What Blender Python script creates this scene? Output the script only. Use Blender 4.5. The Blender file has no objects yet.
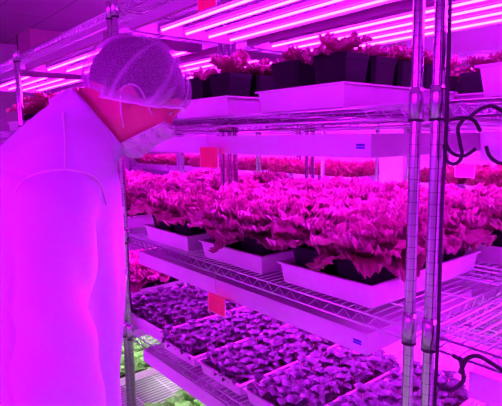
import bpy, math, random
import numpy as np
from mathutils import Vector, Matrix, Euler

SC = bpy.context.scene
COL = SC.collection
R_ = random.Random(7)
pi = math.pi

# ------------------------------------------------------------------ camera frame (metres; floor z=0)
CAM = Vector((0.5975, -0.9675, 1.52))
YAW, PITCH, ROLL, FPX = 0.8766, 0.1340, -0.01335, 488.4
FWD = Vector((-math.sin(YAW), math.cos(YAW), 0))
RGT = Vector((math.cos(YAW), math.sin(YAW), 0))
UP = Vector((0, 0, 1))
Z1, Z2, Z3, Z4, Z5 = 1.586, 1.079, 0.615, 2.08, 0.15      # shelf heights: upper, middle, lower, top, bottom

# ------------------------------------------------------------------ materials
def new_mat(name):
    m = bpy.data.materials.new(name); m.use_nodes = True
    nt = m.node_tree; nt.nodes.clear()
    out = nt.nodes.new('ShaderNodeOutputMaterial')
    return m, nt, out

def pmat(name, col, rough=.5, metal=0., var=0., scale=20., bump=0., bscale=60., col2=None, spec=.5, sheen=0.):
    m, nt, out = new_mat(name)
    b = nt.nodes.new('ShaderNodeBsdfPrincipled')
    nt.links.new(b.outputs[0], out.inputs[0])
    b.inputs['Base Color'].default_value = (*col, 1)
    b.inputs['Roughness'].default_value = rough
    b.inputs['Metallic'].default_value = metal
    b.inputs['Specular IOR Level'].default_value = spec
    if sheen: b.inputs['Sheen Weight'].default_value = sheen
    tc = nt.nodes.new('ShaderNodeTexCoord')
    if var > 0 or col2:
        n = nt.nodes.new('ShaderNodeTexNoise'); n.inputs['Scale'].default_value = scale; n.inputs['Detail'].default_value = 4
        nt.links.new(tc.outputs['Object'], n.inputs['Vector'])
        r = nt.nodes.new('ShaderNodeValToRGB')
        c2 = col2 if col2 else tuple(max(0, c * (1 - var)) for c in col)
        r.color_ramp.elements[0].position = .38; r.color_ramp.elements[1].position = .62
        r.color_ramp.elements[0].color = (*c2, 1); r.color_ramp.elements[1].color = (*col, 1)
        nt.links.new(n.outputs['Fac'], r.inputs[0]); nt.links.new(r.outputs[0], b.inputs['Base Color'])
    if bump > 0:
        n2 = nt.nodes.new('ShaderNodeTexNoise'); n2.inputs['Scale'].default_value = bscale; n2.inputs['Detail'].default_value = 3
        nt.links.new(tc.outputs['Object'], n2.inputs['Vector'])
        bp = nt.nodes.new('ShaderNodeBump'); bp.inputs['Strength'].default_value = bump; bp.inputs['Distance'].default_value = .004
        nt.links.new(n2.outputs['Fac'], bp.inputs['Height']); nt.links.new(bp.outputs[0], b.inputs['Normal'])
    return m

def leaf_mat(name, tip, base, vein, transl=.3, scale=30, rough=.45):
    """leaf: colour runs from the base to the margin by the stored 'tipness', plus mottling; partly translucent"""
    m, nt, out = new_mat(name)
    b = nt.nodes.new('ShaderNodeBsdfPrincipled'); t = nt.nodes.new('ShaderNodeBsdfTranslucent'); mx = nt.nodes.new('ShaderNodeMixShader')
    mx.inputs[0].default_value = transl
    at = nt.nodes.new('ShaderNodeAttribute'); at.attribute_name = 'tipness'
    tc = nt.nodes.new('ShaderNodeTexCoord'); n = nt.nodes.new('ShaderNodeTexNoise'); n.inputs['Scale'].default_value = scale; n.inputs['Detail'].default_value = 3
    nt.links.new(tc.outputs['Object'], n.inputs['Vector'])
    a = nt.nodes.new('ShaderNodeMath'); a.operation = 'MULTIPLY_ADD'; a.inputs[1].default_value = .7; a.inputs[2].default_value = -.35
    nt.links.new(n.outputs['Fac'], a.inputs[0])
    s = nt.nodes.new('ShaderNodeMath'); s.operation = 'ADD'
    nt.links.new(at.outputs['Fac'], s.inputs[0]); nt.links.new(a.outputs[0], s.inputs[1])
    r = nt.nodes.new('ShaderNodeValToRGB'); e = r.color_ramp.elements
    e[0].position = 0; e[0].color = (*vein, 1); e[1].position = 1; e[1].color = (*tip, 1)
    k = e.new(.4); k.color = (*base, 1)
    nt.links.new(s.outputs[0], r.inputs[0])
    oi = nt.nodes.new('ShaderNodeObjectInfo'); hsv = nt.nodes.new('ShaderNodeHueSaturation')
    mv = nt.nodes.new('ShaderNodeMath'); mv.operation = 'MULTIPLY_ADD'; mv.inputs[1].default_value = .35; mv.inputs[2].default_value = .82
    nt.links.new(oi.outputs['Random'], mv.inputs[0]); nt.links.new(mv.outputs[0], hsv.inputs['Value']); nt.links.new(r.outputs[0], hsv.inputs['Color'])
    nt.links.new(hsv.outputs[0], b.inputs['Base Color']); nt.links.new(hsv.outputs[0], t.inputs['Color'])
    b.inputs['Roughness'].default_value = rough
    nt.links.new(b.outputs[0], mx.inputs[1]); nt.links.new(t.outputs[0], mx.inputs[2]); nt.links.new(mx.outputs[0], out.inputs[0])
    return m

def emit_mat(name, col, s):
    m, nt, out = new_mat(name)
    e = nt.nodes.new('ShaderNodeEmission'); e.inputs[0].default_value = (*col, 1); e.inputs[1].default_value = s
    nt.links.new(e.outputs[0], out.inputs[0]); return m

def post_mat():
    """chrome post with the ring grooves every inch"""
    m, nt, out = new_mat('chrome_post')
    b = nt.nodes.new('ShaderNodeBsdfPrincipled'); nt.links.new(b.outputs[0], out.inputs[0])
    b.inputs['Metallic'].default_value = 1; b.inputs['Roughness'].default_value = .2
    tc = nt.nodes.new('ShaderNodeTexCoord'); sp = nt.nodes.new('ShaderNodeSeparateXYZ'); nt.links.new(tc.outputs['Object'], sp.inputs[0])
    d = nt.nodes.new('ShaderNodeMath'); d.operation = 'DIVIDE'; d.inputs[1].default_value = .0254; nt.links.new(sp.outputs['Z'], d.inputs[0])
    f = nt.nodes.new('ShaderNodeMath'); f.operation = 'FRACT'; nt.links.new(d.outputs[0], f.inputs[0])
    l = nt.nodes.new('ShaderNodeMath'); l.operation = 'LESS_THAN'; l.inputs[1].default_value = .075; nt.links.new(f.outputs[0], l.inputs[0])
    mx = nt.nodes.new('ShaderNodeMix'); mx.data_type = 'RGBA'
    mx.inputs[6].default_value = (.72, .7, .76, 1); mx.inputs[7].default_value = (.4, .38, .44, 1)
    nt.links.new(l.outputs[0], mx.inputs[0]); nt.links.new(mx.outputs[2], b.inputs['Base Color'])
    return m

def hairnet_mat():
    """thin gathered non-woven cap: fine threads over a see-through film"""
    m, nt, out = new_mat('hairnet_film')
    d = nt.nodes.new('ShaderNodeBsdfPrincipled'); d.inputs['Base Color'].default_value = (.62, .58, .66, 1); d.inputs['Roughness'].default_value = .8
    tr = nt.nodes.new('ShaderNodeBsdfTransparent'); mx = nt.nodes.new('ShaderNodeMixShader')
    tc = nt.nodes.new('ShaderNodeTexCoord')
    vo = nt.nodes.new('ShaderNodeTexVoronoi'); vo.feature = 'DISTANCE_TO_EDGE'; vo.inputs['Scale'].default_value = 260
    nt.links.new(tc.outputs['Object'], vo.inputs['Vector'])
    th = nt.nodes.new('ShaderNodeMath'); th.operation = 'LESS_THAN'; th.inputs[1].default_value = .10; nt.links.new(vo.outputs['Distance'], th.inputs[0])
    at = nt.nodes.new('ShaderNodeAttribute'); at.attribute_name = 'tipness'
    k = nt.nodes.new('ShaderNodeMath'); k.operation = 'MULTIPLY_ADD'; k.inputs[1].default_value = .16; k.inputs[2].default_value = .2
    nt.links.new(th.outputs[0], k.inputs[0])
    s = nt.nodes.new('ShaderNodeMath'); s.operation = 'ADD'; s.use_clamp = True
    nt.links.new(k.outputs[0], s.inputs[0]); nt.links.new(at.outputs['Fac'], s.inputs[1])
    nt.links.new(s.outputs[0], mx.inputs[0]); nt.links.new(tr.outputs[0], mx.inputs[1]); nt.links.new(d.outputs[0], mx.inputs[2])
    nt.links.new(mx.outputs[0], out.inputs[0]); return m

def ceil_mat():
    m, nt, out = new_mat('ceiling_tiles')
    b = nt.nodes.new('ShaderNodeBsdfPrincipled'); nt.links.new(b.outputs[0], out.inputs[0]); b.inputs['Roughness'].default_value = .9
    tc = nt.nodes.new('ShaderNodeTexCoord'); br = nt.nodes.new('ShaderNodeTexBrick')
    br.offset = 0; br.inputs['Scale'].default_value = 1; br.inputs['Brick Width'].default_value = 1.2; br.inputs['Row Height'].default_value = .6
    br.inputs['Mortar Size'].default_value = .012; br.inputs['Color1'].default_value = (.4, .32, .36, 1); br.inputs['Color2'].default_value = (.38, .3, .34, 1)
    br.inputs['Mortar'].default_value = (.27, .22, .24, 1)
    nt.links.new(tc.outputs['Object'], br.inputs['Vector']); nt.links.new(br.outputs['Color'], b.inputs['Base Color']); return m

MAG = (.60, .0066, 1.0)
M = dict(
    chrome=pmat('chrome_wire', (.78, .76, .82), .34, 1.), post=post_mat(), collar=pmat('chrome_collar', (.66, .64, .7), .24, 1.),
    dark=pmat('black_rubber', (.012, .012, .014), .5), tray=pmat('white_tray_plastic', (.9, .72, .86), .38, var=.05, scale=9),
    pot=pmat('black_pot_plastic', (.008, .006, .01), .6, spec=.2, var=.3, scale=30), soil=pmat('dark_soil', (.022, .014, .012), .95, bump=.8, bscale=180),
    sponge=pmat('damp_growing_medium', (.16, .06, .055), .9, var=.7, scale=70, bump=.8, bscale=150),
    housing=pmat('white_sheet_metal', (.84, .7, .82), .42, var=.04, scale=5),
    tube=emit_mat('grow_tube_light', MAG, 104.), wtube=emit_mat('white_tube_light', (1, .97, .92), 42.),
    frame=pmat('grey_light_frame', (.5, .4, .48), .5, var=.04, scale=5),
    cap=pmat('tube_socket_plastic', (.7, .68, .7), .5), sticker=pmat('blue_sticker', (.06, .08, .75), .5, var=.6, scale=160),
    lettuce=leaf_mat('red_frilly_leaf', (.49, .13, .24), (.27, .05, .09), (.12, .045, .03), .28),
    redleaf=leaf_mat('dark_red_leaf', (.55, .1, .2), (.36, .06, .11), (.17, .06, .05), .28),
    seed=leaf_mat('seedling_leaf', (.16, .25, .17), (.085, .13, .085), (.13, .03, .03), .22, 60, .5),
    green=leaf_mat('pale_green_leaf', (.2, .44, .12), (.2, .4, .12), (.5, .62, .36), .3, 40),
    stem=pmat('pale_stem', (.5, .3, .22), .6),
    card=pmat('red_card', (.95, .1, .15), .45, var=.06, scale=40), border=pmat('white_card_edge', (.85, .8, .82), .4),
    cable=pmat('black_cable_sheath', (.01, .009, .012), .45), coat=pmat('white_coat_cotton', (.66, .54, .8), .92, bump=.16, bscale=260, sheen=.1),
    seam=pmat('white_stitching', (.86, .82, .84), .9),
    skin=pmat('skin', (.66, .16, .2), .55, var=.08, scale=30), hair=pmat('dark_hair', (.03, .018, .02), .6, bump=.6, bscale=300),
    net=hairnet_mat(), mask=pmat('pleated_mask_fabric', (.84, .76, .82), .85, bump=.06, bscale=140), eye=pmat('eye_white', (.8, .75, .75), .25), iris=pmat('dark_iris', (.02, .012, .01), .2),
    trouser=pmat('dark_trouser_cloth', (.03, .03, .045), .9), shoe=pmat('white_shoe_rubber', (.7, .68, .66), .6),
    wall=pmat('white_wall_paint', (.76, .72, .72), .85, var=.04, scale=2), floor=pmat('grey_resin_floor', (.34, .33, .34), .3, var=.12, scale=3), ceil=ceil_mat(),
    pillar=pmat('white_panel_paint', (.8, .76, .78), .7), carton=pmat('grey_carton', (.34, .26, .25), .9, var=.12, scale=6), tape=pmat('dark_tape', (.05, .04, .05), .6),
)

# ------------------------------------------------------------------ mesh helpers
class MB:
    def __init__(s): s.v = []; s.f = []; s.m = []; s.t = []
    def add(s, vs, fs, mi=0, tip=None):
        o = len(s.v); s.v.extend([tuple(v) for v in vs]); s.f.extend([tuple(i + o for i in f) for f in fs]); s.m.extend([mi] * len(fs))
        s.t.extend(tip if tip is not None else [0.] * len(vs))
    def box(s, a, b, mi=0):
        x0, y0, z0 = a; x1, y1, z1 = b
        s.add([(x0, y0, z0), (x1, y0, z0), (x1, y1, z0), (x0, y1, z0), (x0, y0, z1), (x1, y0, z1), (x1, y1, z1), (x0, y1, z1)],
              [(0, 3, 2, 1), (4, 5, 6, 7), (0, 1, 5, 4), (1, 2, 6, 5), (2, 3, 7, 6), (3, 0, 4, 7)], mi)
    def tube(s, pts, r, n=6, mi=0, caps=True):
        pts = [Vector(p) for p in pts]; vs = []; fs = []; m = len(pts); ref = None
        for i, p in enumerate(pts):
            d = (pts[min(i + 1, m - 1)] - pts[max(i - 1, 0)]).normalized()
            if ref is None:
                ref = Vector((0, 0, 1)) if abs(d.z) < .9 else Vector((1, 0, 0))
            a = (ref - d * ref.dot(d)).normalized(); b = d.cross(a); ref = a
            rr = r[i] if isinstance(r, (list, tuple)) else r
            for k in range(n):
                q = 2 * pi * k / n; vs.append(p + a * (rr * math.cos(q)) + b * (rr * math.sin(q)))
        for i in range(m - 1):
            for k in range(n):
                k2 = (k + 1) % n; fs.append((i * n + k, i * n + k2, (i + 1) * n + k2, (i + 1) * n + k))
        if caps: fs.append(tuple(range(n - 1, -1, -1))); fs.append(tuple((m - 1) * n + k for k in range(n)))
        s.add(vs, fs, mi)
    def lathe(s, prof, c=(0, 0, 0), n=16, mi=0):
        vs = []; fs = []
        for r, z in prof:
            for k in range(n):
                q = 2 * pi * k / n; vs.append((c[0] + r * math.cos(q), c[1] + r * math.sin(q), c[2] + z))
        for i in range(len(prof) - 1):
            for k in range(n):
                k2 = (k + 1) % n; fs.append((i * n + k, i * n + k2, (i + 1) * n + k2, (i + 1) * n + k))
        fs.append(tuple(range(n - 1, -1, -1))); fs.append(tuple((len(prof) - 1) * n + k for k in range(n)))
        s.add(vs, fs, mi)
    def grid(s, P, mi=0, tip=None, closed=False):
        h, w = len(P), len(P[0]); vs = [p for row in P for p in row]; fs = []
        for i in range(h - 1):
            for j in range(w if closed else w - 1):
                j2 = (j + 1) % w; fs.append((i * w + j, i * w + j2, (i + 1) * w + j2, (i + 1) * w + j))
        s.add(vs, fs, mi, [t for row in tip for t in row] if tip else None)
    def mesh(s, name, mats, smooth=False):
        me = bpy.data.meshes.new(name); me.from_pydata(s.v, [], s.f)
        for m in mats if isinstance(mats, (list, tuple)) else [mats]: me.materials.append(m)
        me.polygons.foreach_set('material_index', s.m)
        if smooth: me.polygons.foreach_set('use_smooth', [True] * len(s.f))
        if any(s.t): me.attributes.new('tipness', 'FLOAT', 'POINT').data.foreach_set('value', s.t)
        me.update(); return me
    def build(s, name, mats, parent=None, loc=(0, 0, 0), smooth=False):
        return link(name, s.mesh(name, mats, smooth), parent, loc)

def link(name, me, parent=None, loc=(0, 0, 0), rz=0):
    o = bpy.data.objects.new(name, me); COL.objects.link(o); o.location = loc; o.rotation_euler = (0, 0, rz)
    if parent: o.parent = parent
    return o
def tag(o, label=None, cat=None, group=None, kind=None):
    if label: o['label'] = label
    if cat: o['category'] = cat
    if group: o['group'] = group
    if kind: o['kind'] = kind
    return o
def thing(name, label, cat, loc=(0, 0, 0), rz=0, group=None):
    return tag(link(name, None, None, loc, rz), label, cat, group)
def copy_tree(o, parent=None):
    c = o.copy(); COL.objects.link(c)
    if parent: c.parent = parent
    for ch in list(o.children): copy_tree(ch, c)
    return c

# image-ray helper used only to derive world positions of cables measured on the plane of the rack front
def on_front(px, py, Y):
    up2 = UP * math.cos(PITCH) + FWD * math.sin(PITCH); f2 = FWD * math.cos(PITCH) - UP * math.sin(PITCH)
    r3 = RGT * math.cos(ROLL) + up2 * math.sin(ROLL); u3 = up2 * math.cos(ROLL) - RGT * math.sin(ROLL)
    d = f2 + r3 * ((px - 251) / FPX) + u3 * ((203 - py) / FPX)
    return CAM + d * ((Y - CAM.y) / d.y)
def smooth_path(pts, k=6):
    pts = [Vector(p) for p in pts]; out = []
    for i in range(len(pts) - 1):
        p0, p1, p2, p3 = pts[max(i - 1, 0)], pts[i], pts[i + 1], pts[min(i + 2, len(pts) - 1)]
        for j in range(k):
            t = j / k; out.append(.5 * ((2 * p1) + (p2 - p0) * t + (2 * p0 - 5 * p1 + 4 * p2 - p3) * t * t + (3 * p1 - p0 - 3 * p2 + p3) * t ** 3))
    out.append(pts[-1]); return out

# ------------------------------------------------------------------ the room
def struct(name, a, b, mat):
    m = MB(); m.box(a, b); o = m.build(name, mat); o['kind'] = 'structure'; return o
struct('floor', (-8.2, -3.4, -.1), (3.6, 3.4, 0), M['floor'])
struct('ceiling', (-8.2, -3.4, 3.05), (3.6, 3.4, 3.15), M['ceil'])
struct('wall_back', (-8.2, 3.3, 0), (3.6, 3.4, 3.05), M['wall'])
struct('wall_front', (-8.2, -3.4, 0), (3.6, -3.3, 3.05), M['wall'])
struct('wall_left', (-8.2, -3.3, 0), (-8.1, 3.3, 3.05), M['wall'])
struct('wall_right', (3.5, -3.3, 0), (3.6, 3.3, 3.05), M['wall'])
struct('pillar', (-1.80, 2.40, 0), (-1.58, 2.6, 3.05), M['pillar'])

# ------------------------------------------------------------------ wire shelving
RL, RD = 1.47, .60
def shelf_mesh():
    m = MB()
    for y in (0, RD):
        m.tube([(.012, y, 0), (RL - .012, y, 0)], .0032, 6); m.tube([(.012, y, -.03), (RL - .012, y, -.03)], .0032, 6)
        n = 58; pts = [(.02 + (RL - .04) * i / n, y, -.003 if i % 2 else -.028) for i in range(n + 1)]
        m.tube(pts, .002, 4)
    for x in (0, RL):
        m.tube([(x, .012, 0), (x, RD - .012, 0)], .0032, 6); m.tube([(x, .012, -.03), (x, RD - .012, -.03)], .0032, 6)
        n = 24; m.tube([(x, .02 + (RD - .04) * i / n, -.003 if i % 2 else -.028) for i in range(n + 1)], .002, 4)
    for i in range(1, 58): m.tube([(RL * i / 58, 0, .0035), (RL * i / 58, RD, .0035)], .0019, 5)
    for y in (.12, .3, .48): m.tube([(0, y, -.002), (RL, y, -.002)], .003, 5)
    return m.mesh('shelf', M['chrome'], True)
def collar_mesh():
    m = MB(); m.lathe([(.0128, -.034), (.0168, -.034), (.0162, .02), (.0146, .036), (.0128, .036)], n=20)
    m.lathe([(.0172, -.0375), (.0172, -.0335)], n=20, mi=1)
    return m.mesh('collar', [M['collar'], M['dark']], True)
def post_mesh():
    m = MB(); prof = [(.0125, .03), (.0125, 2.095), (.010, 2.103)]
    m.lathe(prof, n=20); return m.mesh('post', M['post'], True)
def foot_mesh():
    m = MB(); m.lathe([(.018, 0.001), (.018, .01), (.008, .014), (.008, .035)], n=12); return m.mesh('foot', M['dark'], True)
SHELF, COLLAR, POST, FOOT = shelf_mesh(), collar_mesh(), post_mesh(), foot_mesh()
for p in POST.polygons: p.use_smooth = len(p.vertices) == 4
LEVELS = [Z5, Z3, Z2, Z1, Z4]
def rack(x0, y0, label, group='chrome wire racks'):
    r = thing('wire_shelving_rack', label, 'shelving rack', (x0, y0, 0), 0, group)
    for x in (0, RL):
        for y in (0, RD):
            p = link('post', POST, r, (x, y, 0)); link('foot', FOOT, p)
    for z in LEVELS:
        s = link('shelf', SHELF, r, (0, 0, z))
        for x in (0, RL):
            for y in (0, RD): link('collar', COLLAR, s, (x, y, 0))
    return r
# each rack: origin, label, short phrase used to tell its lights and trays apart
RACKS = dict(
    A=(-1.47, 0, 'chrome wire rack in the middle, its middle shelf full of frilly lettuce', 'middle rack'),
    B=(.05, 0, 'chrome wire rack at the right edge with black cables and bare middle shelf', 'right-edge rack'),
    C=(-2.99, 0, 'chrome wire rack partly hidden behind the person in the coat', 'coat-side rack'),
    D=(-4.51, 0, 'chrome wire rack farthest left, with a carton on top', 'carton rack'),
    A2=(-1.47, .65, 'wire rack back to back with the middle lettuce rack', 'rear middle rack'),
    B2=(.05, .65, 'wire rack back to back with the cabled right-edge rack', 'rear right-edge rack'),
    C2=(-2.99, .65, 'wire rack back to back with the one hidden by the person', 'rear coat-side rack'),
    D2=(-4.51, .65, 'wire rack behind the farthest left one that holds a carton', 'rear carton rack'),
    E=(-3.31, 2.42, 'distant wire rack left of the white pillar beyond the lettuces', 'distant rack left of pillar'),
    E2=(-4.83, 2.42, 'distant wire rack second to the left of the white pillar', 'second distant rack from pillar'),
    E3=(-6.35, 2.42, 'distant wire rack farthest left, seen past the face mask', 'distant rack past the mask'),
    F=(-1.55, 2.42, 'distant wire rack right of the white pillar beyond the lettuces', 'distant rack right of pillar'),
    F2=(-.03, 2.42, 'distant wire rack farthest right beyond the chrome posts', 'distant rack farthest right'),
)
for k, (x, y, l, ph) in RACKS.items(): rack(x, y, l)

# ------------------------------------------------------------------ grow light panels with tubes
FX0, FX1, FY0, FY1 = .085, 1.34, .02, .575
TUBE_Y = (.135, .26, .385, .51)
def housing_mesh(x0=FX0):
    m = MB(); t = .0015; h = .058
    m.box((x0, FY0, h - t), (FX1, FY1, h))
    m.box((x0, FY0, 0), (FX1, FY0 + t, h)); m.box((x0, FY1 - t, 0), (FX1, FY1, h))
    m.box((x0, FY0, 0), (x0 + t, FY1, h)); m.box((FX1 - t, FY0, 0), (FX1, FY1, h))
    m.box((x0, FY0, 0), (FX1, FY0 + .012, t)); m.box((x0, FY1 - .012, 0), (FX1, FY1, t))   # folded lips
    for y in TUBE_Y: m.box((x0 + .02, y + FY0 - .012, h - .014), (FX1 - .02, y + FY0 + .012, h - .002))
    return m.mesh('housing', M['housing'])
def tube_mesh(mat, nm):
    m = MB(); m.tube([(FX0 + .045, 0, 0), (FX1 - .045, 0, 0)], .0048, 10); return m.mesh(nm, mat, True)
def cap_mesh():
    m = MB(); m.tube([(0, 0, 0), (.028, 0, 0)], .009, 10); m.box((.004, -.008, 0), (.024, .008, .018)); return m.mesh('end_cap', M['cap'])
def open_frame_mesh():
    m = MB(); h = .058; t = .0015
    for y in (FY0, FY1 - .02): m.box((FX0, y, .02), (FX1, y + .02, h))
    for x in (FX0, FX1 - .03): m.box((x, FY0 + .02, .012), (x + .03, FY1 - .02, h))
    for y in TUBE_Y: m.box((FX0 + .03, y + FY0 - .006, h - .02), (FX1 - .03, y + FY0 + .006, h - .006))
    return m.mesh('housing', M['frame'])
OPENF = open_frame_mesh()
HOUS, TUBE, WTUBE, CAPM = housing_mesh(), tube_mesh(M['tube'], 'led_tube'), tube_mesh(M['wtube'], 'led_tube_white'), cap_mesh()
m = MB(); m.tube([(0, 0, .056), (0, 0, .088)], .0016, 5); m.tube([(-.008, 0, .0905), (0, 0, .0875), (.008, 0, .0905)], .0016, 5); HANG = m.mesh('hanger', M['chrome'])
m = MB(); m.box((0, -.0008, 0), (.026, 0, .005), 0); m.box((0, -.0008, .0065), (.026, 0, .012), 1); STICK = m.mesh('label_sticker', [M['sticker'], M['sticker']])
def fixture(key, z, tier, white=False, caps=False):
    x, y, _, ph = RACKS[key]
    f = thing('grow_light_panel', '%s-tube grow light under the %s shelf of the %s' % ('white' if white else 'pink', tier, ph), 'grow light', (x, y, z - .12), 0, 'grow light panels')
    link('housing', OPENF if tier == 'top' else HOUS, f)
    for ty in TUBE_Y:
        t = link('led_tube', WTUBE if white else TUBE, f, (0, FY0 + ty, .026))
        if caps:
            link('end_cap', CAPM, t, (FX0 + .02, 0, 0)); c = link('end_cap', CAPM, t, (FX1 - .02, 0, 0), pi)
    for hx in (FX0 + .1, FX1 - .1):
        for hy in (.1, .5): link('hanger', HANG, f, (hx, hy, 0))
    if key in ('A', 'B'): link('label_sticker', STICK, f, (FX1 - .045, FY0 - .0005, .022))
    return f
for k in RACKS:
    fixture(k, Z4, 'top', caps=k in ('A', 'B', 'C'))
    fixture(k, Z1, 'upper')
for k in ('A', 'B', 'C', 'D', 'A2', 'C2', 'B2'): fixture(k, Z2, 'middle')
for k in ('A', 'B', 'C', 'A2', 'C2'): fixture(k, Z3, 'lower', white=True)

# ------------------------------------------------------------------ trays
def tray_parts(w, d, h):
    m = MB(); t = .004; s = .012                                  # walls flare outwards to a rolled rim
    def ring(ix, z): return [(ix, ix, z), (w - ix, ix, z), (w - ix, d - ix, z), (ix, d - ix, z)]
    rings = [ring(s, 0.004), ring(0.004, h - .006), ring(-.004, h - .005), ring(-.004, h), ring(.006, h), ring(s + t, .004 + t)]
    vs = [p for r in rings for p in r]; fs = []
    for i in range(len(rings) - 1):
        for k in range(4): fs.append((i * 4 + k, i * 4 + (k + 1) % 4, (i + 1) * 4 + (k + 1) % 4, (i + 1) * 4 + k))
    fs.append((3, 2, 1, 0)); n = len(rings) - 1; fs.append((n * 4, n * 4 + 1, n * 4 + 2, n * 4 + 3))
    m.add(vs, fs); return m.mesh('growing_tray', M['tray'])
TCACHE = {}
def tray(x, y, z, w, d, h, label, medium=False, group='white growing trays'):
    k = (w, d, h)
    if k not in TCACHE: TCACHE[k] = tray_parts(w, d, h)
    if medium:
        r = thing('growing_tray', label, 'tray', (x, y, z + .004), 0, group)
        link('tray_body', TCACHE[k], r)
        mm = MB(); nx, ny = 12, 22; rr = random.Random(int(x * 1000) + 5)
        mm.grid([[(.013 + (w - .026) * i / nx, .013 + (d - .026) * j / ny, min(h - .02, .05) + rr.uniform(-.004, .004)) for i in range(nx + 1)] for j in range(ny + 1)])
        mm.build('growing_medium', M['sponge'], r)
        return r
    o = link('growing_tray', TCACHE[k], None, (x, y, z + .004)); return tag(o, label, 'tray', group)

# ------------------------------------------------------------------ plants
def frilly_leaf(mb, rr, az, lean, curl, L, W, base, frill, nu=25, nv=14):
    P = []; T = []
    ph = [rr.uniform(0, 6.28) for _ in range(6)]; k1 = rr.uniform(9, 16); k2 = rr.uniform(15, 27)
    ca, sa = math.cos(az), math.sin(az); side0 = rr.uniform(-.25, .25); nlob = rr.uniform(5.5, 8)
    cen = []; p = Vector((0, 0)); ang = lean
    for j in range(nv):
        cen.append((p.copy(), ang)); st = L / (nv - 1)
        p = p + Vector((math.sin(ang), math.cos(ang))) * st; ang += curl / (nv - 1)
    for j in range(nv):
        v = j / (nv - 1); row = []; tr = []
        w = W * (.18 + .82 * math.sin(min(1, v * 1.12) * pi * .62) ** 1.3)
        if v > .86: w *= .93
        for i in range(nu):
            s = -1 + 2 * i / (nu - 1); e = max(abs(s) ** 2.2 * min(1, v * 1.8), v ** 4)
            lob = 1 + .22 * math.sin(nlob * 2 * pi * v + ph[0]) * abs(s) ** 3
            ct, an = cen[j]
            back = -.34 * L * (abs(s) ** 2.4) * v                 # rounds the outline of the tip
            fr = frill * e * (math.sin(k1 * s * (.6 + v) + ph[1]) * .7 + math.sin(k2 * v + ph[2] + 3 * s) * .7 + .6 * math.sin(k2 * s + k1 * v + ph[3]))
            fr += frill * .3 * e * rr.uniform(-1, 1)
            cup = .22 * w * s * s * (1 - v) * 1.6
            rad = ct.x + math.sin(an) * back + math.cos(an) * -1 * (cup - fr)
            hz = ct.y + math.cos(an) * back + math.sin(an) * (cup - fr)
            lat = w * s * lob + side0 * v * v * L * .4 + fr * .35
            row.append((base[0] + ca * rad - sa * lat, base[1] + sa * rad + ca * lat, base[2] + max(hz, -.075)))
            tr.append(min(1, .15 + .45 * v + .5 * e))
        P.append(row); T.append(tr)
    mb.grid(P, 0, T)
def lettuce_mesh(seed, n, size, open_, frill, mat, name='leaves'):
    rr = random.Random(seed); mb = MB()
    for i in range(n):
        q = i / (n - 1); az = i * 2.39996 + rr.uniform(-.3, .3)
        lean = open_ * (.12 + .95 * q) + rr.uniform(-.12, .12); curl = rr.uniform(.25, .6) + .75 * q * open_
        L = size * (.72 + .45 * q) * rr.uniform(.88, 1.12); W = L * rr.uniform(.34, .47)
        b = .006 + .010 * q
        frilly_leaf(mb, rr, az, lean, curl, L, W, (math.cos(az) * b, math.sin(az) * b, 0), frill * rr.uniform(.8, 1.2))
    return mb.mesh(name, mat, True)
LETT = [lettuce_mesh(s, 26, .144, 1.02, .0135, M['lettuce']) for s in range(6)]
YOUNG = [lettuce_mesh(40 + s, 10, .10, .85, .008, M['lettuce']) for s in range(4)]
REDL = [lettuce_mesh(60 + s, 14, .12, .9, .008, M['redleaf']) for s in range(4)]
def pot_mesh(a=.128, h=.108):
    m = MB(); b = a * .74
    def ring(w, z): w /= 2; c = w * .82; return [(-c, -w, z), (c, -w, z), (w, -c, z), (w, c, z), (c, w, z), (-c, w, z), (-w, c, z), (-w, -c, z)]
    rings = [ring(b, 0), ring(a * .97, h - .014), ring(a, h - .014), ring(a, h), ring(a * .94, h), ring(a * .9, h - .016)]
    vs = [p for r in rings for p in r]; fs = []
    for i in range(len(rings) - 1):
        for k in range(8): fs.append((i * 8 + k, i * 8 + (k + 1) % 8, (i + 1) * 8 + (k + 1) % 8, (i + 1) * 8 + k))
    fs.append(tuple(range(7, -1, -1))); m.add(vs, fs); return m.mesh('pot', M['pot'])
def soil_mesh(a=.128, h=.108):
    m = MB(); w = a * .45; rr = random.Random(3)
    m.grid([[(-w + 2 * w * i / 6, -w + 2 * w * j / 6, h - .015 + rr.uniform(0, .005)) for i in range(7)] for j in range(7)]); return m.mesh('soil', M['soil'])
BEDL = [lettuce_mesh(80 + s, 14, .115, .5, .008, M['redleaf']) for s in range(4)]
POTM, SOILM = pot_mesh(), soil_mesh()
POTH = .118
TPOT, TSOIL = pot_mesh(.118, .138), soil_mesh(.118, .138)
def potted(name, variants, tall=False):
    out = []
    for v in variants:
        r = link(name, None); link('pot', TPOT if tall else POTM, r); link('soil', TSOIL if tall else SOILM, r); link('leaves', v, r, (0, 0, .126 if tall else .096)); out.append(r)
    return out
PROTO = dict(lett=potted('potted_lettuce', LETT), young=potted('potted_lettuce', YOUNG, True), red=potted('potted_red_plant', REDL))
USED = set()
ROWS = ['front row', 'second row', 'third row', 'back row']
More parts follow.
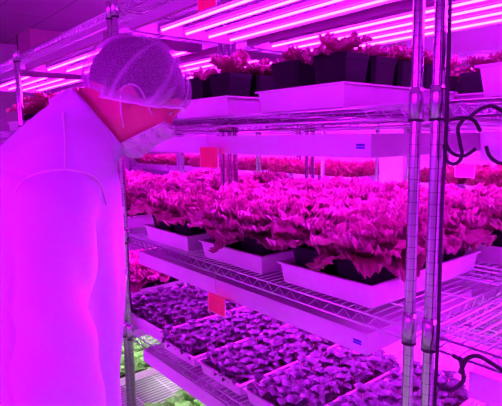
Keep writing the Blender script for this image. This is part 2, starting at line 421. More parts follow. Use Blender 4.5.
def pots(kind, x, y, z, w, d, nx, ny, what, where, group, scale=(.92, 1.1), skip=(), zsc=1.):
    """nx by ny pots standing in a tray whose corner is (x, y)"""
    cat = 'potted plant'
    for j in range(ny):
        for i in range(nx):
            if (i, j) in skip: continue
            pr = PROTO[kind]; q = R_.randrange(len(pr)); p = pr[q]
            if (kind, q) in USED: o = copy_tree(p)
            else: o = p; USED.add((kind, q))
            o.location = (x + w * (i + .5) / nx + R_.uniform(-.004, .004), y + .02 + (d - .04) * (j + .5) / ny, z + .0128)
            for c in o.children:
                if c.name.startswith('leaves'):
                    s = R_.uniform(*scale); c.scale = (s, s, s * R_.uniform(.92, 1.08) * zsc); c.rotation_euler = (R_.uniform(-.12, .12), R_.uniform(-.12, .12), R_.uniform(0, 6.28))
            if nx == 1: col = ''
            elif nx == 2: col = (' left', ' right')[i]
            else: col = (' left', ' middle', ' right')[i]
            row = ROWS[j] if j < ny - 1 or ny == 1 else 'back row'
            tag(o, '%s, %s%s of %s' % (what, row, col, where), cat, group)

TW, TD, TH = .34, .56, .066
def lt(key, n, x, y, z, lev, kind, what, nx=2, ny=4, ph=None, group=None, scale=(.92, 1.1), skip=(), zsc=1.):
    rk = RACKS[key][3] if not ph else ph
    tray(x, y, z, TW, TD, TH, 'white tray of potted plants, %s on the %s shelf of the %s' % (n, lev, rk))
    pots(kind, x, y, z, TW, TD, nx, ny, what, '%s tray, %s shelf, %s' % (n, lev, rk), group or 'potted plants on the %s' % rk, scale, skip, zsc)
FL = 'frilly pink lettuce'
# middle rack: three full trays on its middle shelf, three of young plants on its upper shelf
for n, x in (('near-end', -.45), ('central', -.87), ('far-end', -1.30)): lt('A', n, x, .01, Z2, 'middle', 'lett', FL)
for n, x in (('near-end', -.555), ('central', -1.045), ('far-end', -1.43)): lt('A', n, x, .02, Z1, 'upper', 'young', 'young pink lettuce', scale=(.6, 1.1), ny=4)
# right-edge rack
lt('B', 'first', .12, .02, Z1, 'upper', 'young', 'young pink lettuce', ny=3, scale=(.8, 1.15))
# rack behind the person
for n, x in (('near-end', -1.90), ('central', -2.35), ('far-end', -2.85)):
    lt('C', n, x, .01, Z2, 'middle', 'lett', FL, ny=3)
for n, x in (('near-end', -1.95), ('central', -2.4), ('far-end', -2.93)): lt('C', n, x, .02, Z1, 'upper', 'red', 'red leafy plant', ny=3, scale=(1.1, 1.4))
for n, x in (('near-end', -2.17), ('far-end', -2.62)): lt('C', n, x, .02, Z3, 'lower', 'lett', FL, ny=3)
lt('D', 'near-end', -3.45, .02, Z1, 'upper', 'red', 'red leafy plant', ny=2, scale=(1.1, 1.4))
# second row
for n, x in (('near-end', -.42), ('central', -.85), ('far-end', -1.3)): lt('A2', n, x, .67, Z2, 'middle', 'lett', FL, ny=3)
for n, x in (('near-end', -.5), ('central', -.95), ('far-end', -1.4)): lt('A2', n, x, .67, Z1, 'upper', 'young', 'young pink lettuce', ny=2, scale=(.9, 1.2))
for n, x in (('near-end', -1.9), ('far-end', -2.4)): lt('C2', n, x, .67, Z2, 'middle', 'lett', FL, ny=2)
lt('B2', 'first', .1, .67, Z2, 'middle', 'lett', FL, ny=2)
lt('B2', 'first', .12, .67, Z1, 'upper', 'young', 'young pink lettuce', ny=2)
# the row beyond the aisle
def bedding(key, n, x):
    rk = RACKS[key][3]
    tray(x, 2.44, Z2, TW, TD, .075, 'white tray of low red plants, %s on the %s' % (n, rk))
    for j in range(4):
        for i in range(4):
            o = link('red_leafy_plant', BEDL[R_.randrange(4)], None, (x + .05 + .08 * i + R_.uniform(-.01, .01), 2.50 + .135 * j + R_.uniform(-.01, .01), Z2 + .014), R_.uniform(0, 6))
            q = R_.uniform(1.15, 1.5); o.scale = (q * .8, q * .8, q * 1.35)
            tag(o, 'low red leafy plant in the %s tray on the %s' % (n, rk), 'leafy plant', 'red plants in the %s tray, %s' % (n, rk))
for key, xs in (('E', (-3.25, -2.85, -2.46)), ('E2', (-4.7, -4.25, -3.8)), ('E3', (-6.2, -5.75, -5.3)), ('F', (-1.5, -1.1, -.7))):
    for n, x in zip(('left', 'central', 'right'), xs): bedding(key, n, x)

# seedlings in the lower trays: every one a thing of its own
def oval_leaf(mb, az, lean, L, W, base, rr, cup=.35, stem=.3):
    P = []; T = []; ca, sa = math.cos(az), math.sin(az); nv, nu = 6, 5; droop = rr.uniform(.5, 1.1)
    pos = Vector((0, 0)); an = lean; cen = []
    for j in range(nv):
        cen.append((pos.copy(), an)); pos = pos + Vector((math.sin(an), math.cos(an))) * (L / (nv - 1)); an += droop / (nv - 1)
    for j in range(nv):
        v = j / (nv - 1); w = W * (.12 + .95 * max(0, math.sin(pi * min(1, .1 + v * .93))) ** .75) if v > .12 else W * .1
        row = []; tr = []
        for i in range(nu):
            s = -1 + 2 * i / (nu - 1); c, a = cen[j]; b = cup * w * s * s
            rad = c.x - math.cos(a) * b; h = c.y + math.sin(a) * b; lat = w * s
            row.append((base[0] + ca * rad - sa * lat, base[1] + sa * rad + ca * lat, base[2] + h)); tr.append(.25 + .6 * v)
        P.append(row); T.append(tr)
    mb.grid(P, 0, T)
def seedling_mesh(seed):
    rr = random.Random(seed); mb = MB(); h = rr.uniform(.034, .05)
    mb.tube([(0, 0, 0), (rr.uniform(-.005, .005), rr.uniform(-.005, .005), h)], [.0022, .0014], 5, 1)
    a0 = rr.uniform(0, 6)
    for lev, (zz, k, L, le) in enumerate(((.35, 3, .042, 1.35), (.7, 4, .042, 1.15), (1., 4, .030, .6))):
        for i in range(k):
            oval_leaf(mb, a0 + lev * 1.1 + i * 2 * pi / k + rr.uniform(-.3, .3), le + rr.uniform(-.2, .2), L * rr.uniform(.85, 1.2), .0145 * rr.uniform(.85, 1.2), (0, 0, h * zz), rr)
    return mb.mesh('seedling', [M['seed'], M['stem']], True)
SEED = [seedling_mesh(100 + i) for i in range(6)]
def seed_tray(x, w, y0, d, z, nx, ny, tlabel, where, group, h=.052):
    tray(x, y0, z, w, d, h, tlabel, True)
    for j in range(ny):
        for i in range(1 if h > .06 else 0, nx):
            o = link('seedling', SEED[R_.randrange(6)], None, (x + .034 + (w - .068) * (i + (.25 if j % 2 else 0)) / (nx - .75) + R_.uniform(-.006, .006), y0 + .03 + (d - .06) * j / (ny - 1) + R_.uniform(-.006, .006), z + h - .024), R_.uniform(0, 6.28))
            s = R_.uniform(.8, 1.12); o.scale = (s, s, s * 1.15)
            tag(o, 'small oval-leaved seedling growing in ' + where, 'seedling', group)
SEEDS = [
    (-.345, .255, .01, .56, 5, 9, 'white seedling tray beside the near chrome post', 'the white tray beside the near chrome post'),
    (-.625, .255, .01, .56, 5, 10, 'white seedling tray second from the near chrome post, plants to its rim', 'the white tray second from the near chrome post'),
    (-.905, .255, .01, .56, 5, 10, 'white seedling tray third from the near chrome post, its corner bare', 'the white tray third from the near chrome post'),
    (-1.195, .255, .01, .56, 5, 10, 'white seedling tray fourth from the near post, right of the last one', 'the white tray fourth from the near chrome post'),
]
for x, w, y0, d, nx, ny, tl, wh in SEEDS: seed_tray(x, w, y0, d, Z3, nx, ny, tl, wh, 'seedlings in ' + wh)
seed_tray(-1.70, .48, .03, .545, Z3, 9, 9, 'wide white seedling tray at the far end beside the coat, its end rim bright', 'the wide white tray at the far end beside the coat', 'seedlings in the wide tray beside the coat', .07)
seed_tray(.3, .255, .02, .56, Z3, 4, 6, 'white seedling tray under the looped black cable', 'the tray under the looped black cable', 'seedlings under the looped cable')

# green heads under the white lights on the bottom shelf
def green_mesh(seed):
    rr = random.Random(seed); mb = MB()
    for i in range(13):
        q = i / 12; az = i * 2.4 + rr.uniform(-.2, .2)
        oval_leaf(mb, az, .2 + .85 * q, .085 * (.7 + .5 * q) * rr.uniform(.9, 1.1), .03 * (.8 + .3 * q), (math.cos(az) * .006, math.sin(az) * .006, 0), rr, .4)
    return mb.mesh('green_leaf_head', M['green'], True)
GREEN = [green_mesh(200 + i) for i in range(3)]
def green_tray(x, w, d, nx, ny, tl, wh, grp):
    tray(x, .02, Z5, w, d, .052, tl, True)
    for j in range(ny):
        for i in range(nx):
            o = link('green_leaf_head', GREEN[R_.randrange(3)], None, (x + .05 + (w - .1) * i / max(1, nx - 1), .07 + (d - .1) * j / max(1, ny - 1), Z5 + .03), R_.uniform(0, 6))
            s = R_.uniform(.85, 1.1); o.scale = (s, s, s * 1.2); tag(o, wh, 'leafy green', grp)
green_tray(-1.445, .5, .54, 5, 5, 'white tray of green heads on the bottom shelf below the seedlings', 'pale green leafy head on the bottom shelf below the seedling trays', 'green heads below the seedlings')
green_tray(-2.33, .5, .54, 5, 5, 'white tray of green heads on the bottom shelf beside the coat hem', 'green leafy head on the bottom shelf seen beside the far double post', 'green heads beside the coat')

# ------------------------------------------------------------------ red tags, cables, carton
TAGP = on_front(465, 164, .642)
def red_tag(x, ztop, y, label, tilt=0., s=1., drop=.012):
    r = thing('hanging_red_tag', label, 'tag', (x, y, ztop), 0, 'red tags hanging from the shelf edges')
    w, h = .052 * s, .070 * s
    m = MB(); m.box((-w, -.001, -drop - h), (w, .001, -drop)); c = m.build('card', M['card'], r)
    m = MB(); e = .0022
    m.box((-w - e, -.0014, -drop - h - e), (w + e, .0014, -drop - h)); m.box((-w - e, -.0014, -drop - h), (-w, .0014, -drop)); m.box((w, -.0014, -drop - h), (w + e, .0014, -drop))
    m.build('card_border', M['border'], c)
    m = MB(); m.tube([(0, 0, -drop), (0, -.004, -drop / 2), (0, -.004, .004), (0, .004, .008), (0, .009, .001)], .0013, 5); m.build('hook', M['chrome'], r)
    return r
red_tag(-.775, Z1 - .03, -.0085, 'red tag hanging from the upper shelf edge above the lettuces', drop=.068, s=.98)
red_tag(-.75, Z2 - .03, -.0085, 'red tag hanging from the middle shelf edge over the seedlings', drop=.075, s=.95)
red_tag(-.765, Z4 - .03, -.0085, 'red tag cut off by the top edge of the photo, among the tubes', drop=.045, s=.98)
red_tag(TAGP.x, Z1 - .03, .642, 'small red tag behind the upper looped black cable', drop=Z1 - .03 - TAGP.z, s=.62)

def cable(name, label, paths, r=.0036):
    o = None
    for i, p in enumerate(paths):
        m = MB(); m.tube(smooth_path(p), r, 8)
        if i == 0: o = tag(m.build(name, M['cable'], None, smooth=True), label, 'cable', 'black power cables')
        else: m.build('cable_loop', M['cable'], o, smooth=True)
    return o
F_ = lambda Y, *pts: [on_front(px, py, Y + (0.004 * i if i % 2 else 0)) for i, (px, py) in enumerate(pts)]
cable('power_cable', 'black cable running straight down the right-hand chrome post', [[(.0715, -.004, .12), (.072, -.006, .6), (.074, -.007, 1.0), (.0755, -.008, 1.1), (.072, -.006, 1.35), (.0755, -.008, 1.56), (.072, -.006, 1.8), (.071, -.005, 2.04)]], .0042)
cable('looped_cable', 'black cable looped in a coil under the upper shelf of the right-edge rack',
      [F_(-.022, (444, 122), (452, 119.5), (464, 118), (474, 120.5), (480, 131)),
       F_(-.03, (464, 119), (458, 128), (460, 143), (462, 156), (455, 164), (446.5, 160), (444, 145)),
       F_(-.040, (447, 126), (446, 142), (452, 153), (464, 156), (475, 149)),
       F_(-.022, (470, 117), (480, 109), (492, 106), (502, 111), (515, 120))])
cable('dangling_cable', 'short black cable arc at the right edge below the upper shelf', [F_(-.022, (486, 146), (489, 155), (495, 161), (503, 163.5), (515, 160))])
cable('looped_cable', 'black cable looped low beside the post, under the bare middle shelf',
      [F_(-.02, (436, 383), (444, 388), (452, 390), (463, 381), (462, 368), (460, 360), (454, 356)),
       F_(-.028, (460, 373), (467, 359), (478, 356), (490, 362), (502, 370), (520, 384))], .0048)

c = thing('carton', 'dark boxy carton lying on top of the farthest left rack', 'box', (-3.56, .36, Z4 + .0065))
m = MB(); m.box((-.16, -.15, 0), (.16, .15, .27)); m.build('box_body', M['carton'], c)
m = MB(); m.box((-.17, -.158, .10), (-.161, .16, .275)); m.build('end_flap', M['tape'], c)
m = MB(); m.tube([(-2.36, 2.34, .0), (-2.36, 2.34, 3.05)], .018, 10)
tag(m.build('conduit_pipe', M['pillar'], None, smooth=True), 'slim white upright pipe before the distant red plants', 'pipe')

# ------------------------------------------------------------------ the person (SDF-blended body and coat, local frame x = facing, y = own left, z = up)
def surface_nets(F, org, h):
    nx, ny, nz = F.shape; S = F < 0
    pos = np.zeros((nx - 1, ny - 1, nz - 1, 3), np.float32); cnt = np.zeros((nx - 1, ny - 1, nz - 1), np.float32)
    cor = [(a, b, c) for a in (0, 1) for b in (0, 1) for c in (0, 1)]
    sl = lambda a, b, c: F[a:nx - 1 + a, b:ny - 1 + b, c:nz - 1 + c]
    for p in cor:
        for ax in range(3):
            if p[ax]: continue
            q = list(p); q[ax] = 1; A, B = sl(*p), sl(*q); cr = (A < 0) != (B < 0)
            t = np.where(cr, A / np.where(cr, A - B, 1), 0)
            for k in range(3): pos[..., k] += cr * (p[k] + (t if k == ax else 0))
            cnt += cr
    act = cnt > 0; idx = -np.ones(act.shape, np.int64); idx[act] = np.arange(act.sum())
    I = np.argwhere(act); V = (I + pos[act] / cnt[act][:, None]) * h + np.array(org)
    Fs = []
    for ax in range(3):
        u, v = (ax + 1) % 3, (ax + 2) % 3
        a = [slice(None)] * 3; b = [slice(None)] * 3; a[ax] = slice(0, -1); b[ax] = slice(1, None)
        sa, sb = S[tuple(a)], S[tuple(b)]; E = np.argwhere(sa != sb); E = E[(E[:, u] > 0) & (E[:, v] > 0) & (E[:, u] < F.shape[u] - 1) & (E[:, v] < F.shape[v] - 1)]
        flip = sa[tuple(E.T)]
        def c(du, dv):
            e = E.copy(); e[:, u] -= du; e[:, v] -= dv; return idx[tuple(e.T)]
        q = np.stack([c(1, 1), c(0, 1), c(0, 0), c(1, 0)], 1); q[~flip] = q[~flip][:, ::-1]; Fs.append(q)
    return V, np.concatenate(Fs)
class SDF:
    def __init__(s, lo, hi, h):
        s.h = h; s.org = np.array(lo, float); n = [int((hi[i] - lo[i]) / h) + 1 for i in range(3)]
        s.ax = [lo[i] + h * np.arange(n[i]) for i in range(3)]; s.F = np.full(n, .1, np.float32)
    def sub(s, lo, hi):
        r = []
        for i in range(3):
            a = int(max(0, (lo[i] - s.org[i]) / s.h)); b = int(min(len(s.ax[i]), (hi[i] - s.org[i]) / s.h + 2)); r.append(slice(a, max(a + 1, b)))
        X = s.ax[0][r[0]][:, None, None]; Y = s.ax[1][r[1]][None, :, None]; Z = s.ax[2][r[2]][None, None, :]
        return tuple(r), X, Y, Z
    def union(s, lo, hi, fn, k=.02):
        pad = k + 4 * s.h + .02
        r, X, Y, Z = s.sub([a - pad for a in lo], [a + pad for a in hi]); d = fn(X, Y, Z); A = s.F[r]
        t = np.clip(.5 + .5 * (A - d) / k, 0, 1); s.F[r] = A * (1 - t) + d * t - k * t * (1 - t)
    def cap(s, a, b, ra, rb, k=.02):
        a, b = np.array(a, float), np.array(b, float); d = b - a; L = max(1e-9, (d * d).sum()); R = max(ra, rb)
        def fn(X, Y, Z):
            t = np.clip(((X - a[0]) * d[0] + (Y - a[1]) * d[1] + (Z - a[2]) * d[2]) / L, 0, 1)
            return np.sqrt((X - a[0] - t * d[0]) ** 2 + (Y - a[1] - t * d[1]) ** 2 + (Z - a[2] - t * d[2]) ** 2) - (ra + (rb - ra) * t)
        s.union(np.minimum(a, b) - R, np.maximum(a, b) + R, fn, k)
    def chain(s, pts, rs, k=.02):
        for i in range(len(pts) - 1): s.cap(pts[i], pts[i + 1], rs[i], rs[i + 1], k)
    def ell(s, c, r, k=.02, rot=None):
        """ellipsoid; rot = 3x3 whose columns are its axes"""
        c = np.array(c, float); r = np.array(r, float); R = np.eye(3) if rot is None else np.array(rot); m = r.max()
        def fn(X, Y, Z):
            x, y, z = X - c[0], Y - c[1], Z - c[2]
            q = [(x * R[0, i] + y * R[1, i] + z * R[2, i]) for i in range(3)]
            k0 = np.sqrt(sum((q[i] / r[i]) ** 2 for i in range(3))); k1 = np.sqrt(sum((q[i] / r[i] ** 2) ** 2 for i in range(3)))
            return k0 * (k0 - 1) / np.maximum(k1, 1e-6)
        s.union(c - m, c + m, fn, k)
    def mesh(s, name, mat):
        V, Q = surface_nets(s.F, s.org, s.h); me = bpy.data.meshes.new(name)
        me.from_pydata(V.tolist(), [], Q.tolist()); me.materials.append(mat)
        me.polygons.foreach_set('use_smooth', [True] * len(Q)); me.update(); return me

THB = math.radians(18)                                          # body faces image-right, turned this much towards the rack
fdir = RGT * math.cos(THB) + FWD * math.sin(THB)
PORG = CAM + RGT * (-.415) + FWD * 1.06; PORG.z = 0
PER = thing('person', 'person in white coat, hairnet and face mask, bending head over the lettuces', 'person', PORG, math.atan2(fdir.y, fdir.x))
HP, HY = math.radians(37), math.radians(0)                     # head pitched down
HC = np.array((.176, 0, 1.632))
hf = np.array((math.cos(HP) * math.cos(HY), math.cos(HP) * math.sin(HY), -math.sin(HP)))
hs = np.array((-math.sin(HY), math.cos(HY), 0.)); hu = np.cross(hf, hs)
HR = np.stack([hf, hs, hu], 1)                                   # columns: forward, left, up of the head
H = lambda f, l, u: HC + hf * f + hs * l + hu * u

def head_sdf(S, full=True):
    S.ell(H(0, 0, .003), (.097, .075, .098), .02, HR)
    S.ell(H(.024, 0, -.055), (.062, .06, .078), .03, HR)
    S.ell(H(.040, 0, -.104), (.036, .038, .026), .025, HR)
    S.cap(H(.0, .05, -.085), H(.04, .022, -.11), .02, .02, .03); S.cap(H(.0, -.05, -.085), H(.04, -.022, -.11), .02, .02, .03)
    for sg in (1, -1):
        S.ell(H(.056, sg * .036, -.042), (.028, .024, .022), .02, HR)
        S.cap(H(.088, sg * .012, .012), H(.078, sg * .045, .010), .010, .008, .018)
    S.cap(H(.091, 0, -.008), H(.103, 0, -.043), .008, .011, .012)
    for sg in (1, -1): S.cap(H(.092, sg * .009, -.048), H(.092, sg * .011, -.048), .008, .008, .008)
    S.cap(H(.081, -.018, -.077), H(.081, .018, -.077), .007, .007, .01); S.cap(H(.077, -.016, -.088), H(.077, .016, -.088), .008, .008, .01)
    if full:
        for sg in (1, -1):
            S.ell(H(-.012, sg * .071, -.030), (.019, .008, .03), .006, HR); S.ell(H(-.006, sg * .069, -.055), (.01, .007, .011), .006, HR)
# --- body
B = SDF((-.24, -.36, 0.005), (.34, .36, 1.78), .0058)
head_sdf(B)
B.cap((.038, 0, 1.47), (.104, 0, 1.588), .058, .059, .03)
B.cap((-.015, 0, 1.45), (.045, 0, 1.52), .07, .062, .03)
for z, c, a, b in ((1.40, -.01, .095, .135), (1.28, -.02, .09, .125), (1.12, -.04, .085, .12), (.97, -.05, .09, .135)): B.ell((c, 0, z), (a, b, .13), .05)
for sg in (1, -1):
    B.chain([(0, sg * .07, 1.45), (0, sg * .165, 1.42)], [.05, .048], .04)
    el, wr = (-.012, sg * .232, 1.12), (.0, sg * .225, .875)
    B.chain([(0, sg * .175, 1.415), el, wr], [.046, .038, .026], .02)
    hd = np.array((.1, -sg * .04, -.99)); hd /= np.linalg.norm(hd); pal = np.array(wr) + hd * .05
    side = np.array((.97, 0, .22)); inn = np.array((0, -sg, 0.))
    B.chain([np.array(wr), np.array(wr) + hd * .03], [.026, .024], .015)
    for t in (-1, -.33, .33, 1): B.cap(np.array(wr) + hd * .022 + side * t * .018, np.array(wr) + hd * .085 + side * t * .031, .014, .012, .014)
    for t, L in ((1, .066), (.33, .074), (-.33, .069), (-1, .054)):
        p0 = np.array(wr) + hd * .085 + side * t * .031; p1 = p0 + hd * L * .45 + inn * .006 + side * t * .004; p2 = p1 + hd * L * .3 + inn * .012; p3 = p2 + hd * L * .25 + inn * .014
        B.chain([p0, p1, p2, p3], [.0098, .0092, .0086, .0078], .004)
    q0 = np.array(wr) + hd * .03 + side * .022; q1 = q0 + hd * .032 + side * .024 + inn * .012; q2 = q1 + hd * .03 + side * .006 + inn * .010
    B.chain([q0, q1, q2], [.014, .0115, .009], .008)
    B.chain([(-.045, sg * .08, .93), (-.03, sg * .09, .5), (-.03, sg * .095, .1)], [.075, .056, .04], .03)
    B.chain([(-.04, sg * .095, .05), (.13, sg * .11, .04)], [.036, .03], .02)
body = link('body', B.mesh('body', M['skin']), PER)
# --- eyes, hair, mask
for sg in (1, -1):
    m = MB(); n = 10
    m.grid([[tuple(H(.079, sg * .031, -.006) + .0115 * (hf * math.cos(a) + math.sin(a) * (hs * math.cos(q) + hu * math.sin(q)))) for q in [2 * pi * k / n for k in range(n)]] for a in [pi * i / 8 + .001 for i in range(9)]], closed=True)
    e = m.build('eye', M['eye'], body, smooth=True)
    m = MB(); m.grid([[tuple(H(.079, sg * .031, -.006) + .0121 * (hf * math.cos(a) + math.sin(a) * (hs * math.cos(q) + hu * math.sin(q)))) for q in [2 * pi * k / n for k in range(n)]] for a in (.001, .2, .45)], closed=True)
    m.build('iris', M['iris'], body, smooth=True)
    m = MB(); m.tube(smooth_path([H(.098, sg * .015, .012), H(.094, sg * .03, .017), H(.08, sg * .047, .012)], 4), [.0022] * 9, 5); m.build('eyebrow', M['hair'], body)
def cap_surface(rad, hem, wob, seed, nu=72, nv=22):
    """dome over the head from the crown to a hem given as elevation(azimuth); rad(f,l,u) radii"""
    rr = random.Random(seed); ph = [rr.uniform(0, 6.28) for _ in range(8)]; P = []; T = []
    for j in range(nv):
        v = j / (nv - 1); row = []; tr = []
        for i in range(nu):
            az = 2 * pi * i / nu; e0 = hem(az); el = pi / 2 + (e0 - pi / 2) * v
            w = wob * v ** 1.3 * (math.sin(13 * az + ph[0]) * .6 + math.sin(23 * az + ph[1] + 2 * v) * .5 + .5 * math.sin(7 * az + 5 * v + ph[2]))
            w += wob * .5 * math.sin(3 * az + 6 * v + ph[3])
            hemin = 1 - .07 * max(0, (v - .86) / .14) ** 1.2
            k = (1 + w) * hemin
            row.append(tuple(H(rad[0] * k * math.cos(el) * math.cos(az) + rad[3], rad[1] * k * math.cos(el) * math.sin(az), rad[2] * (1 + w * .6) * math.sin(el) + .003)))
            tr.append(.32 * max(0, math.sin(9 * az + ph[5] + .8 * v)) ** 14 * (.25 + v) + .5 * max(0, (v - .9) / .1) + .16 * max(0, w / wob if wob else 0) ** 2)
        P.append(row); T.append(tr)
    return P, T
P, T = cap_surface((.106, .080, .1035, -.004), lambda a: -.36 + .52 * math.cos(a) + .12 * math.cos(2 * a), .0, 1, 48, 16)
m = MB(); m.grid(P, closed=True); m.build('hair', M['hair'], PER, smooth=True)
P, T = cap_surface((.120, .098, .110, -.003), lambda a: -.40 + .505 * math.cos(a) + .08 * math.cos(2 * a), .03, 5, 120, 26)
m = MB(); m.grid(P, tip=T, closed=True); net = m.build('hairnet', M['net'], PER, smooth=True)
m = MB(); m.tube([Vector(p) for p in P[-1]] + [Vector(P[-1][0])], .0028, 6); m.build('elastic_hem', M['seam'], net, smooth=True)
MS = SDF(tuple(HC - .16), tuple(HC + .17), .003)
head_sdf(MS, False); MS.cap(H(.091, 0, -.04), H(.072, 0, -.112), .010, .012, .03)
X = MS.ax[0][:, None, None] - HC[0]; Y = MS.ax[1][None, :, None] - HC[1]; Z = MS.ax[2][None, None, :] - HC[2]
f_ = X * hf[0] + Y * hf[1] + Z * hf[2]; l_ = X * hs[0] + Y * hs[1] + Z * hs[2]; u_ = X * hu[0] + Y * hu[1] + Z * hu[2]
side_cut = -(.889 * (f_ - .074) - .457 * (u_ + .046)); top_cut = u_ + .026 + .35 * (.098 - f_); bot = -(u_ + .140)
pleat = .0008 * np.sin(u_ * 2 * pi / .026)
MS.F = np.maximum.reduce([MS.F - .006 - pleat, -(MS.F - .0025), side_cut, top_cut, bot]).astype(np.float32)
mask = link('face_mask', MS.mesh('face_mask', M['mask']), PER)
for sg in (1, -1):
    m = MB(); m.tube(smooth_path([H(.077, sg * .047, -.05), H(.05, sg * .066, -.036), H(.006, sg * .080, -.012), H(-.018, sg * .080, -.014), H(-.026, sg * .081, -.034), H(-.008, sg * .076, -.064), H(.018, sg * .066, -.092), H(.042, sg * .044, -.112)]), .0018, 6)
    m.build('ear_loop', M['mask'], mask, smooth=True)

# --- coat: lofted torso, shoulders and sleeves blended, creases, open neck and hem
zs = [.5, .75, .95, 1.2, 1.34, 1.42, 1.46, 1.50, 1.54, 1.58, 1.615, 1.66]
cx_ = [-.060, -.058, -.050, -.018, -.012, -.012, -.012, .000, .022, .048, .070, .085]
ca_ = [.17, .155, .145, .142, .140, .136, .130, .118, .098, .078, .05, .03]
cb_ = [.225, .205, .185, .168, .165, .163, .158, .136, .105, .08, .066, .04]
K = SDF((-.30, -.38, .47), (.32, .38, 1.70), .0052)
def torso(X, Y, Z):
    c, a, b = np.interp(Z, zs, cx_), np.interp(Z, zs, ca_), np.interp(Z, zs, cb_)
    ang = np.arctan2(Y, X - c); low = np.clip((1.25 - Z) / .6, 0, 1)
    fold = .010 * low * np.sin(7 * ang + 2 * Z) + .005 * np.sin(9 * ang + 9 * Z) * np.clip((1.4 - Z) / .2, 0, 1)
    q = np.sqrt(((X - c) / a) ** 2 + (Y / b) ** 2); return (q - 1) * np.minimum(a, b) * .85 + fold
K.union((-.28, -.3, .5), (.28, .3, 1.66), torso, .02)
K.F[:, :, 0:6] = .05
ARM = {}
for sg in (1, -1):
    K.chain([(.05, sg * .05, 1.535), (.02, sg * .12, 1.478), (0, sg * .17, 1.405)], [.045, .052, .068], .05)
    pts = [(0, sg * .178, 1.40), (-.008, sg * .215, 1.27), (-.012, sg * .236, 1.13), (-.004, sg * .236, 1.0), (.002, sg * .228, .885)]
    rs = [.069, .07, .068, .066, .062]
    def sleeve(X, Y, Z, pts=pts, rs=rs, sg=sg):
        best = None; P = np.array(pts)
        for i in range(len(P) - 1):
            a, d = P[i], P[i + 1] - P[i]; t = np.clip(((X - a[0]) * d[0] + (Y - a[1]) * d[1] + (Z - a[2]) * d[2]) / (d @ d), 0, 1)
            q = np.sqrt((X - a[0] - t * d[0]) ** 2 + (Y - a[1] - t * d[1]) ** 2 + (Z - a[2] - t * d[2]) ** 2) - (rs[i] + (rs[i + 1] - rs[i]) * t)
            best = q if best is None else np.minimum(best, q)
        an = np.arctan2(Y - sg * .22, X)
        cr = .006 * np.sin(Z * 46 + 2.2 * np.sin(an + 1)) * np.clip(1 - np.abs(Z - 1.19) / .15, 0, 1) + .009 * np.sin(2.5 * an + Z * 17) * np.clip((1.38 - Z) / .12, 0, 1)
        return best + cr
    K.union((-.1, min(sg * .1, sg * .31), .88), (.13, max(sg * .1, sg * .31), 1.48), sleeve, .012)
X = K.ax[0][:, None, None]; Y = K.ax[1][None, :, None]; Z = K.ax[2][None, None, :]
# shoulder seam down the back yoke and the buttoned front edge
K.F += .003 * np.exp(-((Z - 1.475 + .10 * np.abs(Y)) / .004) ** 2) * (X < -.02)
K.F += -.004 * (1 / (1 + np.exp(-(Y - .012) / .0015))) * (X > .06) * (np.abs(Y) < .07) * (Z < 1.47)
# neck opening (tilted, following the leaning neck) and hem cavity
nd = np.array((.818, 0, .575)); n0 = np.array((.083, 0, 1.558))
px_, py_, pz_ = X - n0[0], Y, Z - n0[2]; al = px_ * nd[0] + pz_ * nd[2]
dn = np.sqrt((px_ - al * nd[0]) ** 2 + py_ ** 2 + (pz_ - al * nd[2]) ** 2)
K.F = np.maximum(K.F, -np.maximum(dn - .076, -(al + .03)))
K.F = np.maximum(K.F, np.where((Z > 1.42) & (np.abs(Y) < .11), al - .002, -1))
K.F = np.maximum(K.F, np.where(Z < .8, -((np.sqrt(((X + .058) / .115) ** 2 + (Y / .165) ** 2) - 1) * .12), -1)).astype(np.float32)
coat = link('lab_coat', K.mesh('lab_coat', M['coat']), PER)
# folded collar
def collar_coat():
    """stand-up band round the neck with the flap folded down outside it, open at the throat"""
    m = MB(); P = []; n = 56
    bk, ft = np.array((.034, 0, 1.622)), np.array((.132, 0, 1.492)); c = (bk + ft) / 2; ax = (bk - ft) / 2
    for out, up in ((0, -.035), (-.001, .0), (.002, .006), (.006, .004), (.009, -.014), (.013, -.045), (.009, -.047), (.005, -.016), (.002, -.004)):
        row = []
        for i in range(n):
            q = pi * (-1 + .07 + 1.86 * i / (n - 1)); cq, sq = math.cos(q), math.sin(q)
            p = c + ax * cq + np.array((0, .070 * sq, 0)); flare = 1 + .25 * abs(sq) + .5 * max(0, -cq)
            o = np.array((-.60 * cq, sq, .80 * cq)); o /= np.linalg.norm(o)
            row.append(tuple(p + o * out * flare + np.array((.80, 0, .60)) * up * flare))
        P.append(row)
    m.grid(P); return m.build('collar', M['coat'], coat, smooth=True)
collar_coat()
# stitched seams laid on the cloth: armhole, shoulder, pocket edge
from mathutils.bvhtree import BVHTree
_me = coat.data
BV = BVHTree.FromPolygons([v.co.copy() for v in _me.vertices], [tuple(p.vertices) for p in _me.polygons])
for z in (1.36, 1.22, 1.08, .94):
    h = BV.ray_cast(Vector((.5, -.008, z)), Vector((-1, 0, 0)))[0]; m = MB(); m.tube([(h.x - .002, -.008, z), (h.x + .004, -.008, z)], .008, 12); m.build('button', M['seam'], coat)
PMI = (Matrix.Translation(PORG) @ Matrix.Rotation(math.atan2(fdir.y, fdir.x), 4, 'Z')).inverted()
def on_coat(px, py):
    q = on_front(px, py, 0); a = PMI @ CAM; d = ((PMI @ q) - a).normalized(); h = BV.ray_cast(a, d)
    return h[0] + h[1] * .0008 if h[0] is not None else None
for nm, pts, r in (('armhole_seam', [(14, 196), (20, 184), (32, 176), (48, 171.5), (66, 170), (84, 173), (96, 180), (102, 190), (106, 204)], .0022),
                   ('shoulder_seam', [(63, 112), (64, 125), (65, 140), (65, 155), (65, 168)], .0018)):
    ps = [on_coat(x, y) for x, y in pts]; ps = [p for p in ps if p is not None]
    if len(ps) > 2:
        m = MB(); m.tube(smooth_path(ps, 5), r, 6); m.build(nm, M['seam'], coat, smooth=True)
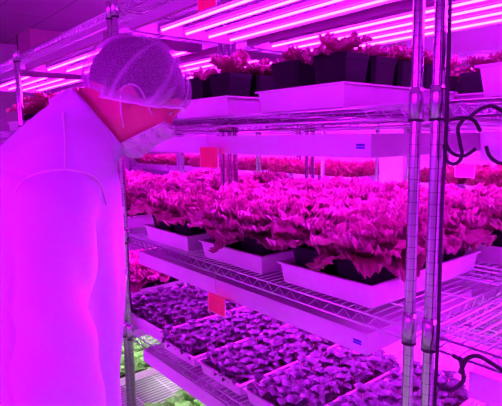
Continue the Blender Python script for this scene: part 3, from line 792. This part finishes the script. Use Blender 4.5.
# trousers and shoes
T_ = SDF((-.2, -.3, .07), (.2, .3, 1.0), .008)
for sg in (1, -1): T_.chain([(-.045, sg * .08, .86), (-.03, sg * .09, .5), (-.03, sg * .095, .1)], [.085, .072, .068], .02)
link('trousers', T_.mesh('trousers', M['trouser']), PER)
for sg in (1, -1):
    s_ = SDF((-.14, sg * .1 - .1, -.02), (.24, sg * .1 + .1, .16), .006)
    s_.chain([(-.05, sg * .095, .06), (.06, sg * .104, .052), (.145, sg * .112, .045)], [.05, .05, .042], .02); s_.cap((-.03, sg * .095, .07), (-.02, sg * .095, .11), .048, .046, .02)
    s_.F = np.maximum(s_.F, .003 - s_.ax[2][None, None, :]).astype(np.float32)
    link('shoe', s_.mesh('shoe', M['shoe']), PER)

# ------------------------------------------------------------------ lights: the grow lights of the row across the aisle, behind the camera
def area(name, loc, rot, sx, sy, power, col):
    l = bpy.data.lights.new(name, 'AREA'); l.shape = 'RECTANGLE'; l.size = sx; l.size_y = sy; l.energy = power; l.color = col
    o = bpy.data.objects.new(name, l); COL.objects.link(o); o.location = loc; o.rotation_euler = rot; return o
VIO = (.6, .001, 1.0)
area('opposite_row_light', (-1.6, -3.1, 1.55), (pi / 2, 0, 0), 3.0, 1.2, 62, VIO)
area('opposite_row_light', (.9, -3.1, 1.55), (pi / 2, 0, 0), 1.5, 1.2, 76, VIO)
w = bpy.data.worlds.new('room_dark'); SC.world = w; w.use_nodes = True
w.node_tree.nodes['Background'].inputs[0].default_value = (.2, .01, .4, 1); w.node_tree.nodes['Background'].inputs[1].default_value = .05

# ------------------------------------------------------------------ camera and view
cd = bpy.data.cameras.new('camera'); cam = bpy.data.objects.new('camera', cd); COL.objects.link(cam)
up2 = UP * math.cos(PITCH) + FWD * math.sin(PITCH); f2 = FWD * math.cos(PITCH) - UP * math.sin(PITCH)
r3 = RGT * math.cos(ROLL) + up2 * math.sin(ROLL); u3 = up2 * math.cos(ROLL) - RGT * math.sin(ROLL)
mt = Matrix((r3, u3, -f2)).transposed().to_4x4(); mt.translation = CAM; cam.matrix_world = mt
cd.sensor_fit = 'HORIZONTAL'; cd.sensor_width = 36; cd.lens = 36 * FPX / 502; cd.clip_start = .02
SC.camera = cam
vs = SC.view_settings; vs.view_transform = 'Standard'; vs.look = 'None'; vs.gamma = 1; vs.use_curve_mapping = False; vs.exposure = 0
cy = SC.cycles; cy.use_denoising = True; cy.max_bounces = 6; cy.diffuse_bounces = 4; cy.glossy_bounces = 4; cy.transparent_max_bounces = 12; cy.sample_clamp_indirect = 6; cy.caustics_reflective = False; cy.caustics_refractive = False
